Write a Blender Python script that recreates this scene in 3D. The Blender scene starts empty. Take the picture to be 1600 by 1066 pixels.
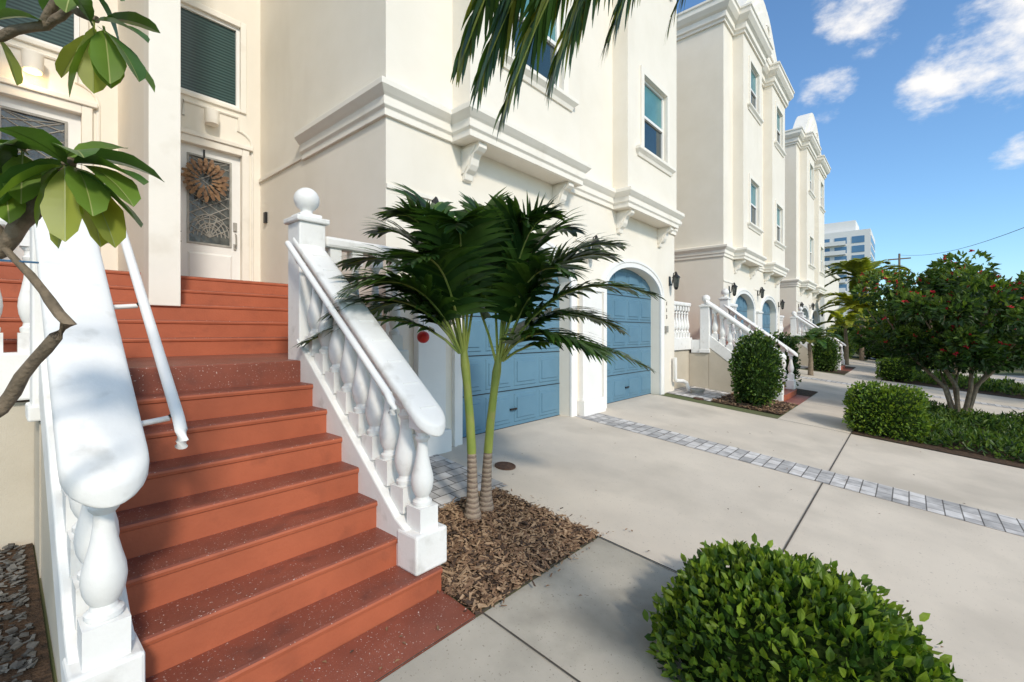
import bpy, math, random
from mathutils import Vector, Matrix
random.seed(7)
R=random.random
def U(a,b): return a+(b-a)*R()
scene=bpy.context.scene
col=scene.collection
# ---------------------------------------------------------------- materials
def newmat(name):
    m=bpy.data.materials.new(name); m.use_nodes=True
    nt=m.node_tree; b=nt.nodes['Principled BSDF']
    return m,nt,b
def N(nt,t,**k):
    n=nt.nodes.new(t)
    for a,v in k.items(): setattr(n,a,v)
    return n
def mat(name,c1,c2=None,scale=3,rough=.8,bump=0,bscale=60,detail=6,spk=None,spkscale=90,spkth=.68,metal=0,spec=.3,bdist=.01,stain=None,stscale=.6,stth=.55,streak=1):
    m,nt,b=newmat(name); L=nt.links
    tc=N(nt,'ShaderNodeTexCoord')
    b.inputs['Roughness'].default_value=rough
    b.inputs['Metallic'].default_value=metal
    b.inputs['Specular IOR Level'].default_value=spec
    if c2 is None: c2=tuple(x*.85 for x in c1)
    no=N(nt,'ShaderNodeTexNoise'); no.inputs['Scale'].default_value=scale; no.inputs['Detail'].default_value=detail
    no.inputs['Roughness'].default_value=.6
    L.new(tc.outputs['Object'],no.inputs['Vector'])
    cr=N(nt,'ShaderNodeValToRGB'); cr.color_ramp.elements[0].position=.35; cr.color_ramp.elements[1].position=.65
    cr.color_ramp.elements[0].color=(*c2,1); cr.color_ramp.elements[1].color=(*c1,1)
    L.new(no.outputs['Fac'],cr.inputs['Fac']); out=cr.outputs['Color']
    for i,(cc,sc,th,wd,dt) in enumerate(((spk,spkscale,spkth,.03,2),(stain,stscale,stth,.2,8))):
        if not cc: continue
        n2=N(nt,'ShaderNodeTexNoise'); n2.inputs['Scale'].default_value=sc; n2.inputs['Detail'].default_value=dt
        if i==1 and streak!=1:
            mp=N(nt,'ShaderNodeMapping'); mp.inputs['Scale'].default_value=(1,1,streak); L.new(tc.outputs['Object'],mp.inputs[0]); L.new(mp.outputs[0],n2.inputs['Vector'])
        else: L.new(tc.outputs['Object'],n2.inputs['Vector'])
        r2=N(nt,'ShaderNodeValToRGB'); r2.color_ramp.elements[0].position=th; r2.color_ramp.elements[1].position=th+wd
        L.new(n2.outputs['Fac'],r2.inputs['Fac'])
        mx=N(nt,'ShaderNodeMixRGB'); mx.inputs['Color2'].default_value=(*cc,1)
        L.new(r2.outputs['Color'],mx.inputs['Fac']); L.new(out,mx.inputs['Color1']); out=mx.outputs['Color']
    L.new(out,b.inputs['Base Color'])
    if bump:
        n3=N(nt,'ShaderNodeTexNoise'); n3.inputs['Scale'].default_value=bscale; n3.inputs['Detail'].default_value=4
        L.new(tc.outputs['Object'],n3.inputs['Vector'])
        bp=N(nt,'ShaderNodeBump'); bp.inputs['Strength'].default_value=bump; bp.inputs['Distance'].default_value=bdist
        L.new(n3.outputs['Fac'],bp.inputs['Height']); L.new(bp.outputs['Normal'],b.inputs['Normal'])
    return m
def leafmat(name,c,tr=.35,rough=.45,scale=9,var=.55):
    m,nt,b=newmat(name); L=nt.links
    tc=N(nt,'ShaderNodeTexCoord'); no=N(nt,'ShaderNodeTexNoise'); no.inputs['Scale'].default_value=scale
    L.new(tc.outputs['Object'],no.inputs['Vector'])
    cr=N(nt,'ShaderNodeValToRGB'); cr.color_ramp.elements[0].position=.35; cr.color_ramp.elements[1].position=.65
    cr.color_ramp.elements[0].color=(*[x*var for x in c],1); cr.color_ramp.elements[1].color=(*c,1)
    L.new(no.outputs['Fac'],cr.inputs['Fac']); L.new(cr.outputs['Color'],b.inputs['Base Color'])
    b.inputs['Roughness'].default_value=rough; b.inputs['Specular IOR Level'].default_value=.4
    t=N(nt,'ShaderNodeBsdfTranslucent'); mx=N(nt,'ShaderNodeMixShader'); mx.inputs[0].default_value=tr
    hs=N(nt,'ShaderNodeMixRGB',blend_type='MULTIPLY'); hs.inputs[0].default_value=1; hs.inputs['Color2'].default_value=(1.6,1.5,.6,1)
    L.new(cr.outputs['Color'],hs.inputs['Color1']); L.new(hs.outputs['Color'],t.inputs['Color'])
    o=nt.nodes['Material Output']
    L.new(b.outputs[0],mx.inputs[1]); L.new(t.outputs[0],mx.inputs[2]); L.new(mx.outputs[0],o.inputs['Surface'])
    return m
M={}
M['stucco']=mat('stucco_cream',(.86,.80,.70),(.82,.76,.655),1.2,.9,.45,150,bdist=.006,stain=(.76,.695,.59),stscale=.8,stth=.56,streak=.35)
M['trim']=mat('trim_cream',(.88,.83,.74),(.84,.79,.70),2,.8,.15,90,bdist=.004,stain=(.75,.69,.59),stscale=2.2,stth=.58)
M['beige']=mat('stucco_beige',(.60,.54,.44),(.52,.465,.37),1.5,.9,.4,120,bdist=.006)
M['white']=mat('white_paint',(.86,.85,.82),(.81,.80,.765),4,.6,.3,40,bdist=.006,stain=(.60,.585,.54),stscale=6,stth=.585)
M['cleanwhite']=mat('white_enamel',(.86,.845,.81),(.82,.805,.77),3,.4)
M['tread']=mat('red_tread_shaded',(.29,.086,.052),(.20,.062,.040),2.5,.45,.3,70,spk=(.66,.56,.50),spkscale=95,spkth=.675,bdist=.005,stain=(.15,.055,.04),stscale=5,stth=.55)  # red darkened below the riser red to paint in shade; speckles are dirt
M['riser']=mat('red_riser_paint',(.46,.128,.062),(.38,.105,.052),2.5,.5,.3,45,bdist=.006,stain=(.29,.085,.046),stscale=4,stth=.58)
M['blue']=mat('blue_garage_paint',(.125,.24,.325),(.105,.21,.29),1.5,.5,.05,40)
M['glass']=mat('window_glass',(.012,.03,.035),(.02,.045,.05),.8,.06,spec=1.0)
M['teal']=mat('blind_teal',(.10,.26,.27),(.07,.20,.21),2,.25,spec=.6)
M['black']=mat('black_iron',(.015,.015,.016),(.02,.02,.02),5,.4)
M['conc']=mat('driveway_concrete',(.65,.575,.475),(.57,.505,.42),1.1,.85,.35,170,spk=(.46,.40,.33),spkscale=45,spkth=.68,bdist=.004,detail=8,stain=(.48,.425,.35),stscale=.7,stth=.52)
M['walk']=mat('walkway_concrete',(.48,.44,.365),(.38,.35,.29),1.6,.85,.35,170,spk=(.27,.245,.2),spkscale=60,spkth=.67,bdist=.004,detail=8,stain=(.27,.25,.205),stscale=1.3,stth=.52)
M['joint']=mat('joint_dark',(.06,.05,.04),(.10,.085,.07),8,.9)
M['soil']=mat('mulch_soil',(.12,.072,.042),(.045,.03,.02),18,.95,.9,60,bdist=.03)
M['chipA']=mat('mulch_chip_tan',(.46,.31,.19),(.30,.195,.115),25,.85)
M['chipB']=mat('mulch_chip_brown',(.26,.155,.09),(.16,.095,.058),25,.85)
M['chipC']=mat('mulch_chip_dark',(.10,.064,.044),(.06,.04,.03),25,.9)
M['stoneA']=mat('gravel_grey',(.20,.19,.17),(.12,.115,.105),20,.85)
M['stoneB']=mat('gravel_dark',(.09,.085,.075),(.06,.055,.05),20,.85)
M['ground']=mat('dirt_grass',(.10,.13,.05),(.16,.14,.08),.5,.95,.5,15)
M['road']=mat('asphalt',(.10,.10,.10),(.075,.075,.078),2,.9,.4,120)
M['rust']=mat('rusty_iron',(.12,.065,.04),(.07,.04,.028),30,.8,.5,80)
M['straw']=mat('wreath_wood',(.32,.19,.10),(.19,.11,.06),14,.8)
M['bark']=mat('bark_grey',(.30,.23,.16),(.17,.13,.09),12,.9,.6,60,bdist=.02)
M['barkp']=mat('plumeria_bark',(.25,.19,.13),(.12,.095,.065),14,.85,.7,50,bdist=.015)
M['lead']=mat('leaded_came',(.42,.40,.36),(.3,.29,.26),8,.4)
M['dglass']=mat('leaded_glass',(.12,.13,.12),(.025,.03,.03),9,.1,spec=.9,bump=.6,bscale=22)
M['red']=mat('red_gloss',(.6,.03,.02),(.45,.02,.015),6,.3)
M['flower']=mat('red_flower',(.60,.02,.04),(.45,.015,.03),6,.6)
M['roof']=mat('roof_grey',(.25,.22,.2),(.2,.18,.16),2,.8)
M['hglass']=mat('highrise_glass',(.10,.22,.36),(.06,.15,.28),.05,.15,spec=.8)
M['hwhite']=mat('highrise_white',(.80,.78,.74),(.74,.72,.69),.05,.8)
M['carpaint']=mat('silver_car_paint',(.22,.23,.25),(.20,.21,.23),1,.25,spec=.7,metal=.4)
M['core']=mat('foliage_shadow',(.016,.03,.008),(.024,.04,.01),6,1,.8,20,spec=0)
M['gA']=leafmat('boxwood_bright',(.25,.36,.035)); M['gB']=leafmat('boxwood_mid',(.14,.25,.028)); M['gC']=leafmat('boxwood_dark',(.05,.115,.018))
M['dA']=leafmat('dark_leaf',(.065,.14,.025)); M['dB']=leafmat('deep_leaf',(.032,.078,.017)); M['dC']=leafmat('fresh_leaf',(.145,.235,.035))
M['pA']=leafmat('palm_leaf',(.08,.165,.025),.25,.33,4,.6); M['pB']=leafmat('palm_leaf_dark',(.034,.09,.018),.2,.33,4,.6); M['pY']=leafmat('palm_leaf_yellow',(.27,.30,.035),.35,.4,4,.7)
M['sunny']=leafmat('palm_far',(.40,.44,.05),.4,.5,2,.7)
M['plA']=leafmat('plumeria_leaf',(.085,.185,.04),.25,.33,6,.65); M['plB']=leafmat('plumeria_leaf_yellow',(.33,.38,.06),.4,.4,6,.7)
M['plC']=leafmat('plumeria_leaf_light',(.17,.28,.045),.35,.35,6,.7)
M['rib']=mat('leaf_rib',(.35,.38,.14),(.28,.32,.10),8,.5)
M['shaft']=mat('green_crownshaft',(.33,.36,.08),(.22,.29,.06),4,.45,stain=(.36,.29,.13),stscale=6,stth=.54)
m,nt,b=newmat('ringed_palm_trunk'); tc=N(nt,'ShaderNodeTexCoord'); w=N(nt,'ShaderNodeTexWave',bands_direction='Z'); w.inputs['Scale'].default_value=7; w.inputs['Distortion'].default_value=2.2; w.inputs['Detail'].default_value=4; w.inputs['Detail Scale'].default_value=3
nt.links.new(tc.outputs['Object'],w.inputs['Vector']); cr=N(nt,'ShaderNodeValToRGB'); cr.color_ramp.elements[0].color=(.20,.14,.105,1); cr.color_ramp.elements[1].color=(.35,.27,.20,1); cr.color_ramp.elements[1].position=.35
nt.links.new(w.outputs['Fac'],cr.inputs['Fac']); nt.links.new(cr.outputs['Color'],b.inputs['Base Color']); b.inputs['Roughness'].default_value=.85
bp=N(nt,'ShaderNodeBump'); bp.inputs['Distance'].default_value=.006; nt.links.new(w.outputs['Fac'],bp.inputs['Height']); nt.links.new(bp.outputs['Normal'],b.inputs['Normal']); M['ring']=m
m,nt,b=newmat('grey_pavers'); tc=N(nt,'ShaderNodeTexCoord'); mp=N(nt,'ShaderNodeMapping'); br=N(nt,'ShaderNodeTexBrick')
br.inputs['Scale'].default_value=1; br.inputs['Brick Width'].default_value=.23; br.inputs['Row Height'].default_value=.155; br.inputs['Mortar Size'].default_value=.006
br.inputs['Color1'].default_value=(.62,.595,.57,1); br.inputs['Color2'].default_value=(.27,.265,.26,1); br.inputs['Mortar'].default_value=(.13,.12,.11,1); br.inputs['Bias'].default_value=-.15
nt.links.new(tc.outputs['Object'],mp.inputs[0]); nt.links.new(mp.outputs[0],br.inputs['Vector'])
no=N(nt,'ShaderNodeTexNoise'); no.inputs['Scale'].default_value=7; no.inputs['Detail'].default_value=8; nt.links.new(tc.outputs['Object'],no.inputs['Vector'])
mx=N(nt,'ShaderNodeMixRGB',blend_type='OVERLAY'); mx.inputs[0].default_value=.7; nt.links.new(br.outputs['Color'],mx.inputs['Color1']); nt.links.new(no.outputs['Fac'],mx.inputs['Color2'])
nt.links.new(mx.outputs['Color'],b.inputs['Base Color']); b.inputs['Roughness'].default_value=.85
bp=N(nt,'ShaderNodeBump'); bp.inputs['Distance'].default_value=-.006; nt.links.new(br.outputs['Fac'],bp.inputs['Height']); nt.links.new(bp.outputs['Normal'],b.inputs['Normal']); M['paver']=m
m,nt,b=newmat('window_with_blinds'); tc=N(nt,'ShaderNodeTexCoord'); w=N(nt,'ShaderNodeTexWave',bands_direction='Z'); w.inputs['Scale'].default_value=6.5
nt.links.new(tc.outputs['Object'],w.inputs['Vector']); cr=N(nt,'ShaderNodeValToRGB'); cr.color_ramp.elements[0].color=(.012,.035,.035,1); cr.color_ramp.elements[1].color=(.05,.10,.095,1)
nt.links.new(w.outputs['Fac'],cr.inputs['Fac']); nt.links.new(cr.outputs['Color'],b.inputs['Base Color']); b.inputs['Roughness'].default_value=.12; M['blind']=m
m,nt,b=newmat('lamp_glow'); b.inputs['Emission Color'].default_value=(1,.62,.22,1); b.inputs['Emission Strength'].default_value=3; M['glow']=m
# ---------------------------------------------------------------- mesh builder
class MB:
    def __init__(s): s.v=[];s.f=[];s.m=[]
    def face(s,pts,m=0):
        n=len(s.v); s.v+= [tuple(p) for p in pts]; s.f.append(tuple(range(n,n+len(pts)))); s.m.append(m)
    def box(s,x0,x1,y0,y1,z0,z1,m=0):
        n=len(s.v)
        s.v+=[(x0,y0,z0),(x1,y0,z0),(x1,y1,z0),(x0,y1,z0),(x0,y0,z1),(x1,y0,z1),(x1,y1,z1),(x0,y1,z1)]
        s.f+=[(n,n+3,n+2,n+1),(n+4,n+5,n+6,n+7),(n,n+1,n+5,n+4),(n+1,n+2,n+6,n+5),(n+2,n+3,n+7,n+6),(n+3,n,n+4,n+7)]; s.m+=[m]*6
    def rings(s,rings,m=0,cap=True,closed=True):
        n=len(s.v); k=len(rings[0])
        for r in rings: s.v+=[tuple(p) for p in r]
        for i in range(len(rings)-1):
            for j in range(k if closed else k-1):
                a=n+i*k+j; b=n+i*k+(j+1)%k
                s.f.append((a,b,b+k,a+k)); s.m.append(m)
        if cap:
            s.f.append(tuple(n+j for j in reversed(range(k)))); s.m.append(m)
            s.f.append(tuple(n+(len(rings)-1)*k+j for j in range(k))); s.m.append(m)
    def lathe(s,cx,cy,prof,seg=16,m=0):
        s.rings([[(cx+r*math.cos(2*math.pi*j/seg),cy+r*math.sin(2*math.pi*j/seg),z) for j in range(seg)] for r,z in prof],m)
    def tube(s,pts,rad,seg=8,m=0):
        pts=[Vector(p) for p in pts]; rs=rad if isinstance(rad,(list,tuple)) else [rad]*len(pts)
        out=[]
        for i,p in enumerate(pts):
            t=(pts[min(i+1,len(pts)-1)]-pts[max(i-1,0)]).normalized()
            a=Vector((0,0,1)) if abs(t.z)<.9 else Vector((1,0,0))
            u=t.cross(a).normalized(); w=t.cross(u).normalized()
            out.append([p+(u*math.cos(2*math.pi*j/seg)+w*math.sin(2*math.pi*j/seg))*rs[i] for j in range(seg)])
        s.rings(out,m)
    def prismX(s,yz,x0,x1,m=0):
        s.rings([[(x0,y,z) for y,z in yz],[(x1,y,z) for y,z in yz]],m)
    def prismY(s,xz,y0,y1,m=0):
        s.rings([[(x,y0,z) for x,z in xz],[(x,y1,z) for x,z in xz]],m)
    def sweep(s,path,prof,m=0):
        n=len(path); secs=[]
        def nr(a,b):
            d=Vector((b[0]-a[0],b[1]-a[1])).normalized(); return Vector((d.y,-d.x))
        for i,p in enumerate(path):
            n1=nr(path[max(i-1,0)],path[max(i-1,0)+1]); n2=nr(path[min(i,n-2)],path[min(i,n-2)+1])
            mv=(n1+n2); mv=mv/ (mv.dot(n1)) if i not in(0,n-1) else (n2 if i==0 else n1)
            secs.append([(p[0]+mv.x*o,p[1]+mv.y*o,z) for o,z in prof])
        s.rings(secs,m)
    def wallopen(s,x0,x1,z0,z1,y,ops,d,m=0):
        xs=sorted({x0,x1}|{o[0] for o in ops}|{o[1] for o in ops}); zs=sorted({z0,z1}|{o[2] for o in ops}|{o[3] for o in ops})
        for i in range(len(xs)-1):
            for j in range(len(zs)-1):
                cx=(xs[i]+xs[i+1])/2; cz=(zs[j]+zs[j+1])/2
                if any(o[0]<cx<o[1] and o[2]<cz<o[3] for o in ops): continue
                s.face([(xs[i],y,zs[j]),(xs[i+1],y,zs[j]),(xs[i+1],y,zs[j+1]),(xs[i],y,zs[j+1])],m)
        for a,b,c,e in ops:
            s.face([(a,y,c),(a,y,e),(a,y+d,e),(a,y+d,c)],m); s.face([(b,y,e),(b,y,c),(b,y+d,c),(b,y+d,e)],m)
            s.face([(a,y,e),(b,y,e),(b,y+d,e),(a,y+d,e)],m); s.face([(a,y+d,c),(b,y+d,c),(b,y,c),(a,y,c)],m)
    def build(s,name,parent=None,mats=('stucco',),smooth=False,bevel=0,org=None,ang=.6):
        if org is None: org=rootloc(parent)
        me=bpy.data.meshes.new(name); me.from_pydata([(a-org[0],b-org[1],c-org[2]) for a,b,c in s.v],[],s.f)
        for k in mats: me.materials.append(M[k])
        me.polygons.foreach_set('material_index',s.m)
        if smooth:
            me.polygons.foreach_set('use_smooth',[True]*len(s.f)); me.update()
            try: me.set_sharp_from_angle(angle=ang)
            except Exception: pass
        me.update(); me.validate()
        o=bpy.data.objects.new(name,me); col.objects.link(o)
        if parent is None: o.location=org
        else: o.parent=parent
        if bevel:
            md=o.modifiers.new('bevel','BEVEL'); md.width=bevel; md.segments=2; md.limit_method='ANGLE'; md.angle_limit=.7
        return o
def rootloc(p):
    if p is None: return (0,0,0)
    while p.parent: p=p.parent
    return tuple(p.location)
def root(name,label,cat,loc=(0,0,0),group=None):
    e=bpy.data.objects.new(name,None); e.location=loc; e.empty_display_size=.2; col.objects.link(e)
    tag(e,label,cat,group); return e
def tag(o,label,cat,group=None):
    o['label']=label; o['category']=cat
    if group: o['group']=group
def struct(o): o['kind']='structure'; return o
def copything(rt,off):
    n=rt.copy(); n.location=Vector(rt.location)+Vector(off); col.objects.link(n)
    def rec(a,b):
        for c in a.children:
            d=c.copy(); d.parent=b; col.objects.link(d); rec(c,d)
    rec(rt,n); return n
# ---------------------------------------------------------------- ground
SL=.106
def gz(y):
    if y>=4.7: return 0.
    if y<=-3: return -SL*7.7
    return -SL*(4.7-y)
def sheet(name,x0,x1,y0,y1,off,mk):
    mb=MB(); ys=sorted({y0,y1}|{y for y in(-3,4.7) if y0<y<y1})
    for a,b in zip(ys[:-1],ys[1:]):
        mb.face([(x0,a,gz(a)+off),(x1,a,gz(a)+off),(x1,b,gz(b)+off),(x0,b,gz(b)+off)])
    return struct(mb.build(name,None,(mk,)))
sheet('ground',-500,900,-500,500,0,'ground')
sheet('road',-200,500,-16,-8,.006,'road')
P=13.1
for k in range(3):
    o=k*P
    sheet('driveway',3.56+o,10.9+o,-8,4.95,.008,'conc')
    sheet('walkway',10.9+o,16.66+o,.84,2.09,.009,'conc')
    sheet('paver_strip',7.1+o,7.75+o,-8,4.69,.013,'paver')
    j=MB()
    def js(x0,x1,y0,y1):
        j.face([(x0,y0,gz(y0)+.017),(x1,y0,gz(y0)+.017),(x1,y1,gz(y1)+.017),(x0,y1,gz(y1)+.017)])
    js(3.57+o,7.09+o,.835,.85); js(7.76+o,16.6+o,.835,.85); js(10.89+o,10.905+o,-3,.83); js(10.89+o,10.902+o,.86,4.6); js(3.553+o,3.567+o,-3,3.3); js(14.0+o,14.012+o,.86,2.08)
    if k==0:
        js(2.09,2.102,.4,2.08); js(1.0,3.55,2.083,2.097)
    struct(j.build('pavement_joint',None,('joint',)))
sheet('walkway',-6,3.552,.30,2.081,.009,'walk')
for k in range(3):
    o=k*P
    sheet('mulch_bed',2.06+o,3.55+o,2.1,3.32,.02,'soil')
    sheet('paver_patch',2.06+o,3.75+o,3.33,4.69,.016,'paver')
    if k>0:
        sheet('mulch_bed',-1.7+o,.2+o,2.11,3.6,.02,'soil')
        sheet('paver_patch',-1.7+o,.2+o,3.61,4.9,.016,'paver')
        sheet('planting_bed',10.92+o-P,16.5+o-P,-4.5,.83,.02,'soil')
sheet('gravel_bed',-3,.2,2.1,4.95,.02,'soil')
sheet('planting_bed',-3,3.55,-3,.3,.02,'soil')
def chips(name,x0,x1,y0,y1,n,sz,mats,asp=3.5):
    mb=MB()
    for i in range(n):
        x=U(x0,x1);y=U(y0,y1)
        z=gz(y)+.022+U(0,.03)
        a=U(0,6.28); l=sz*U(.5,1.4); w=l/asp*U(.7,1.5); tilt=U(-.5,.5)
        d=Vector((math.cos(a),math.sin(a),tilt))*l; e=Vector((-math.sin(a),math.cos(a),U(-.4,.4)))*w; h=Vector((0,0,w*.5))
        p=Vector((x,y,z)); k=random.randrange(len(mats))
        A=[p-d-e,p+d-e*.6,p+d*.9+e*.7,p-d*.8+e]
        B=[q+h for q in A]
        mb.face(B,k)
        for i2 in range(4): mb.face([A[i2],A[(i2+1)%4],B[(i2+1)%4],B[i2]],k)
    o=mb.build(name,None,mats); o['kind']='stuff'; tag(o,'loose brown wood mulch covering the bed' if 'mulch' in name else 'loose grey gravel stones over the soil bed','mulch' if 'mulch' in name else 'gravel'); return o
chips('mulch_chips',2.05,3.57,2.08,3.34,5200,.026,('chipA','chipB','chipC','chipA','chipB'))
chips('mulch_chips',2.0,3.72,1.98,3.42,260,.018,('chipA','chipB','chipC'))
chips('gravel_stones',-1.5,.15,1.9,4.8,5000,.016,('stoneA','stoneB','stoneA'),asp=1.4)
chips('mulch_chips',-1.7+P,.15+P,2.11,3.6,1200,.04,('chipA','chipB','chipC'))
# ---------------------------------------------------------------- townhouse
BX=3.1
G0='attached townhouses along the driveway'
th=root('townhouse','cream stucco three storey townhouse with blue arched garage doors','townhouse',(BX,4.7,0),G0)
doors=[(4.3,7.0),(8.3,11.0)]
ZS,ZA=2.42,3.02
def archz(x,c,hw,zs=ZS,za=ZA): return zs+(za-zs)*math.sqrt(max(0,1-((x-c)/hw)**2))
mb=MB()
for a,b in[(3.1,4.3),(7.0,8.3),(11.0,11.95)]: mb.box(a,b,4.7,5.3,-.3,3.4)
for a,b in doors:
    c=(a+b)/2;hw=(b-a)/2; n=28; xs=[c-hw*math.cos(math.pi*i/n) for i in range(n+1)]
    for p,q in zip(xs[:-1],xs[1:]):
        zp,zq=archz(p,c,hw),archz(q,c,hw)
        mb.face([(p,4.7,zp),(q,4.7,zq),(q,4.7,3.4),(p,4.7,3.4)])
        mb.face([(p,5.3,zp),(q,5.3,zq),(q,4.7,zq),(p,4.7,zp)])
mb.box(3.1,11.95,5.3,14,-.3,3.4)
mb.box(3.1,11.95,4.7,14,3.4,12.3)
bays=[(4.15,6.8,(5.0,6.25)),(8.6,11.2,(9.3,10.55))]
for a,b,(wa,wb) in bays:
    ops=[(wa,wb,5.5,7.15),(wa,wb,9.75,11.4)]
    mb.wallopen(a,b,4.14,12.3,4.35,ops,.12)
    mb.face([(a,4.7,4.14),(a,4.35,4.14),(a,4.35,12.3),(a,4.7,12.3)]); mb.face([(b,4.35,4.14),(b,4.7,4.14),(b,4.7,12.3),(b,4.35,12.3)])
    mb.face([(a,4.7,4.14),(b,4.7,4.14),(b,4.35,4.14),(a,4.35,4.14)])
mb.build('wall',th,('stucco',))
path=[(3.1,6.85),(3.1,4.7),(4.15,4.7),(4.15,4.35),(6.8,4.35),(6.8,4.7),(8.6,4.7),(8.6,4.35),(11.2,4.35),(11.2,4.7),(11.95,4.7),(11.95,8.5)]
mb=MB()
mb.sweep(path,[(-.02,4.13),(.04,4.13),(.04,4.21),(.07,4.24),(.07,4.34),(.10,4.37),(.15,4.43),(.15,4.50),(.0,4.54),(-.02,4.54)])
mb.sweep([(3.1,8.53),(3.1,6.85)],[(-.02,4.16),(.03,4.16),(.03,4.22),(-.02,4.24)])
mb.build('belt_course',th,('trim',),bevel=.006)
for a,b in[(3.1,4.12),(7.18,8.12)]:
    mb=MB(); mb.sweep([(a,4.7),(b,4.7)],[(-.01,3.28),(.025,3.28),(.025,3.33),(-.01,3.33)]); mb.build('string_course',th,('trim',))
full=[(3.1,12),(3.1,4.7)]+path[2:-1]+[(11.95,12)]
mb=MB()
mb.sweep(full,[(-.02,12.0),(.06,12.0),(.06,12.08),(.12,12.12),(.12,12.3),(.2,12.36),(.3,12.5),(.3,12.65),(.34,12.68),(.34,12.75),(-.02,12.76)])
mb.build('cornice',th,('trim',))
mb=MB(); mb.box(3.3,11.8,4.9,13.8,12.3,12.85,1)
def pedi(xa,xb,za,zb,y0,y1,mm):
    c=(xa+xb)/2; pts=[(xa,za)]
    for i in range(9):
        t=i/8; pts.append((xa+.3+(c-xa-.3)*t, za+.25+(zb-za-.25)*(math.sin(t*math.pi/2)**1.2)))
    pts2=[(2*c-x,z) for x,z in reversed(pts[:-1])]
    mb.prismY(pts+pts2,y0,y1,mm)
pedi(4.0,11.3,12.77,15.2,4.5,5.2,0)
pedi(4.8,10.5,12.9,14.8,4.40,4.5,0)
pedi(5.4,9.9,13.1,14.4,4.34,4.40,0)
mb.build('pediment',th,('trim','roof'))
mb=MB(); mb.tube([(7.65+.28*math.cos(t*math.pi/8),4.33,13.7+.28*math.sin(t*math.pi/8)) for t in range(17)],.05,8)
mb.build('round_ornament',th,('trim',),smooth=True)
for a,b,(wa,wb) in bays:
    for z0,z1 in((5.5,7.15),(9.75,11.4)):
        g=MB(); zm=z0+(z1-z0)*.5
        g.face([(wa+.04,4.45,z0+.04),(wb-.04,4.45,z0+.04),(wb-.04,4.45,z1-.04),(wa+.04,4.45,z1-.04)])
        win=g.build('window',th,('glass',))
        g=MB(); g.face([(wa+.06,4.444,zm),(wb-.06,4.444,zm),(wb-.06,4.444,z1-.06),(wa+.06,4.444,z1-.06)]); g.build('blind',win,('teal',))
        f=MB()
        f.box(wa,wa+.06,4.41,4.46,z0,z1);f.box(wb-.06,wb,4.41,4.46,z0,z1);f.box(wa+.06,wb-.06,4.41,4.46,z0,z0+.06);f.box(wa+.06,wb-.06,4.41,4.46,z1-.06,z1);f.box(wa+.06,wb-.06,4.405,4.45,zm-.03,zm+.03)
        f.build('frame',win,('cleanwhite',))
        f=MB()
        f.box(wa-.14,wa-.001,4.31,4.352,z0,z1+.14);f.box(wb+.001,wb+.14,4.31,4.352,z0,z1+.14);f.box(wa-.001,wb+.001,4.312,4.352,z1+.001,z1+.14)
        f.build('casing',win,('trim',))
        f=MB(); xl,xr=wa-.24,wb+.24
        f.sweep([(xl,4.37),(xl,4.35),(xr,4.35),(xr,4.37)],[(-.01,z0-.18),(.03,z0-.18),(.05,z0-.12),(.11,z0-.06),(.11,z0-.002),(-.01,z0-.001)])
        f.build('sill',win,('trim',))
    for cx in(a+.25,b-.25):
        c=MB(); pr=[(4.70,4.14),(4.36,4.14),(4.355,4.06),(4.40,4.02),(4.46,4.0),(4.50,3.95),(4.52,3.86),(4.56,3.80),(4.62,3.76),(4.64,3.68),(4.70,3.66)]
        c.prismX(pr,cx-.075,cx+.075); c.prismX([(4.7,4.1),(4.42,4.1),(4.44,4.05),(4.52,3.98),(4.58,3.85),(4.66,3.76),(4.7,3.75)],cx-.095,cx+.095)
        c.build('corbel',th,('trim',),bevel=.008)
for a,b in doors:
    c=(a+b)/2;hw=(b-a)/2
    d=MB(); d.box(a-.05,b+.05,4.93,4.97,-.02,3.1)
    rows=5; H=(3.0-.02)/rows; W=(b-a)/4
    for r in range(rows):
        z0=.01+r*H
        for q in range(4):
            x0=a+q*W
            for (u0,u1,w0,w1,pr) in((.07,.93,.1,.9,.016),(.14,.86,.2,.8,.032)):
                X0,X1,Z0,Z1=x0+W*u0,x0+W*u1,z0+H*w0,z0+H*w1
                i=.014
                d.rings([[(X0,4.93,Z0),(X1,4.93,Z0),(X1,4.93,Z1),(X0,4.93,Z1)],[(X0+i,4.93-pr,Z0+i),(X1-i,4.93-pr,Z0+i),(X1-i,4.93-pr,Z1-i),(X0+i,4.93-pr,Z1-i)]])
        d.box(a-.05,b+.05,4.922,4.931,z0-.006,z0+.006,1)
    gd=d.build('garage_door',th,('blue','black'))
    h=MB(); h.box(c-.08,c+.08,4.88,4.90,.28,.31); h.box(c-.075,c-.06,4.89,4.93,.28,.31); h.box(c+.06,c+.075,4.89,4.93,.28,.31); h.build('handle',gd,('black',))
    t=MB(); n=28
    inn=[(a,.0),(a,1.2)]+[(c-hw*math.cos(math.pi*i/n),archz(c-hw*math.cos(math.pi*i/n),c,hw)) for i in range(n+1)]+[(b,1.2),(b,.0)]
    secs=[]
    for (x,z) in inn:
        if z<ZS+.001:
            ox=x-.16 if x<c else x+.16; oz=z
        else:
            nx=(x-c)/hw**2; nz=(z-ZS)/(ZA-ZS)**2; l=math.hypot(nx,nz); ox=x+nx/l*.16; oz=z+nz/l*.16
        secs.append([(x,4.705,z),(x,4.66,z),(x+(ox-x)*.6,4.66,z+(oz-z)*.6),(x+(ox-x)*.7,4.64,z+(oz-z)*.7),(ox,4.64,oz),(ox,4.705,oz)])
    t.rings(secs); t.build('door_surround',th,('cleanwhite',))
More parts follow.
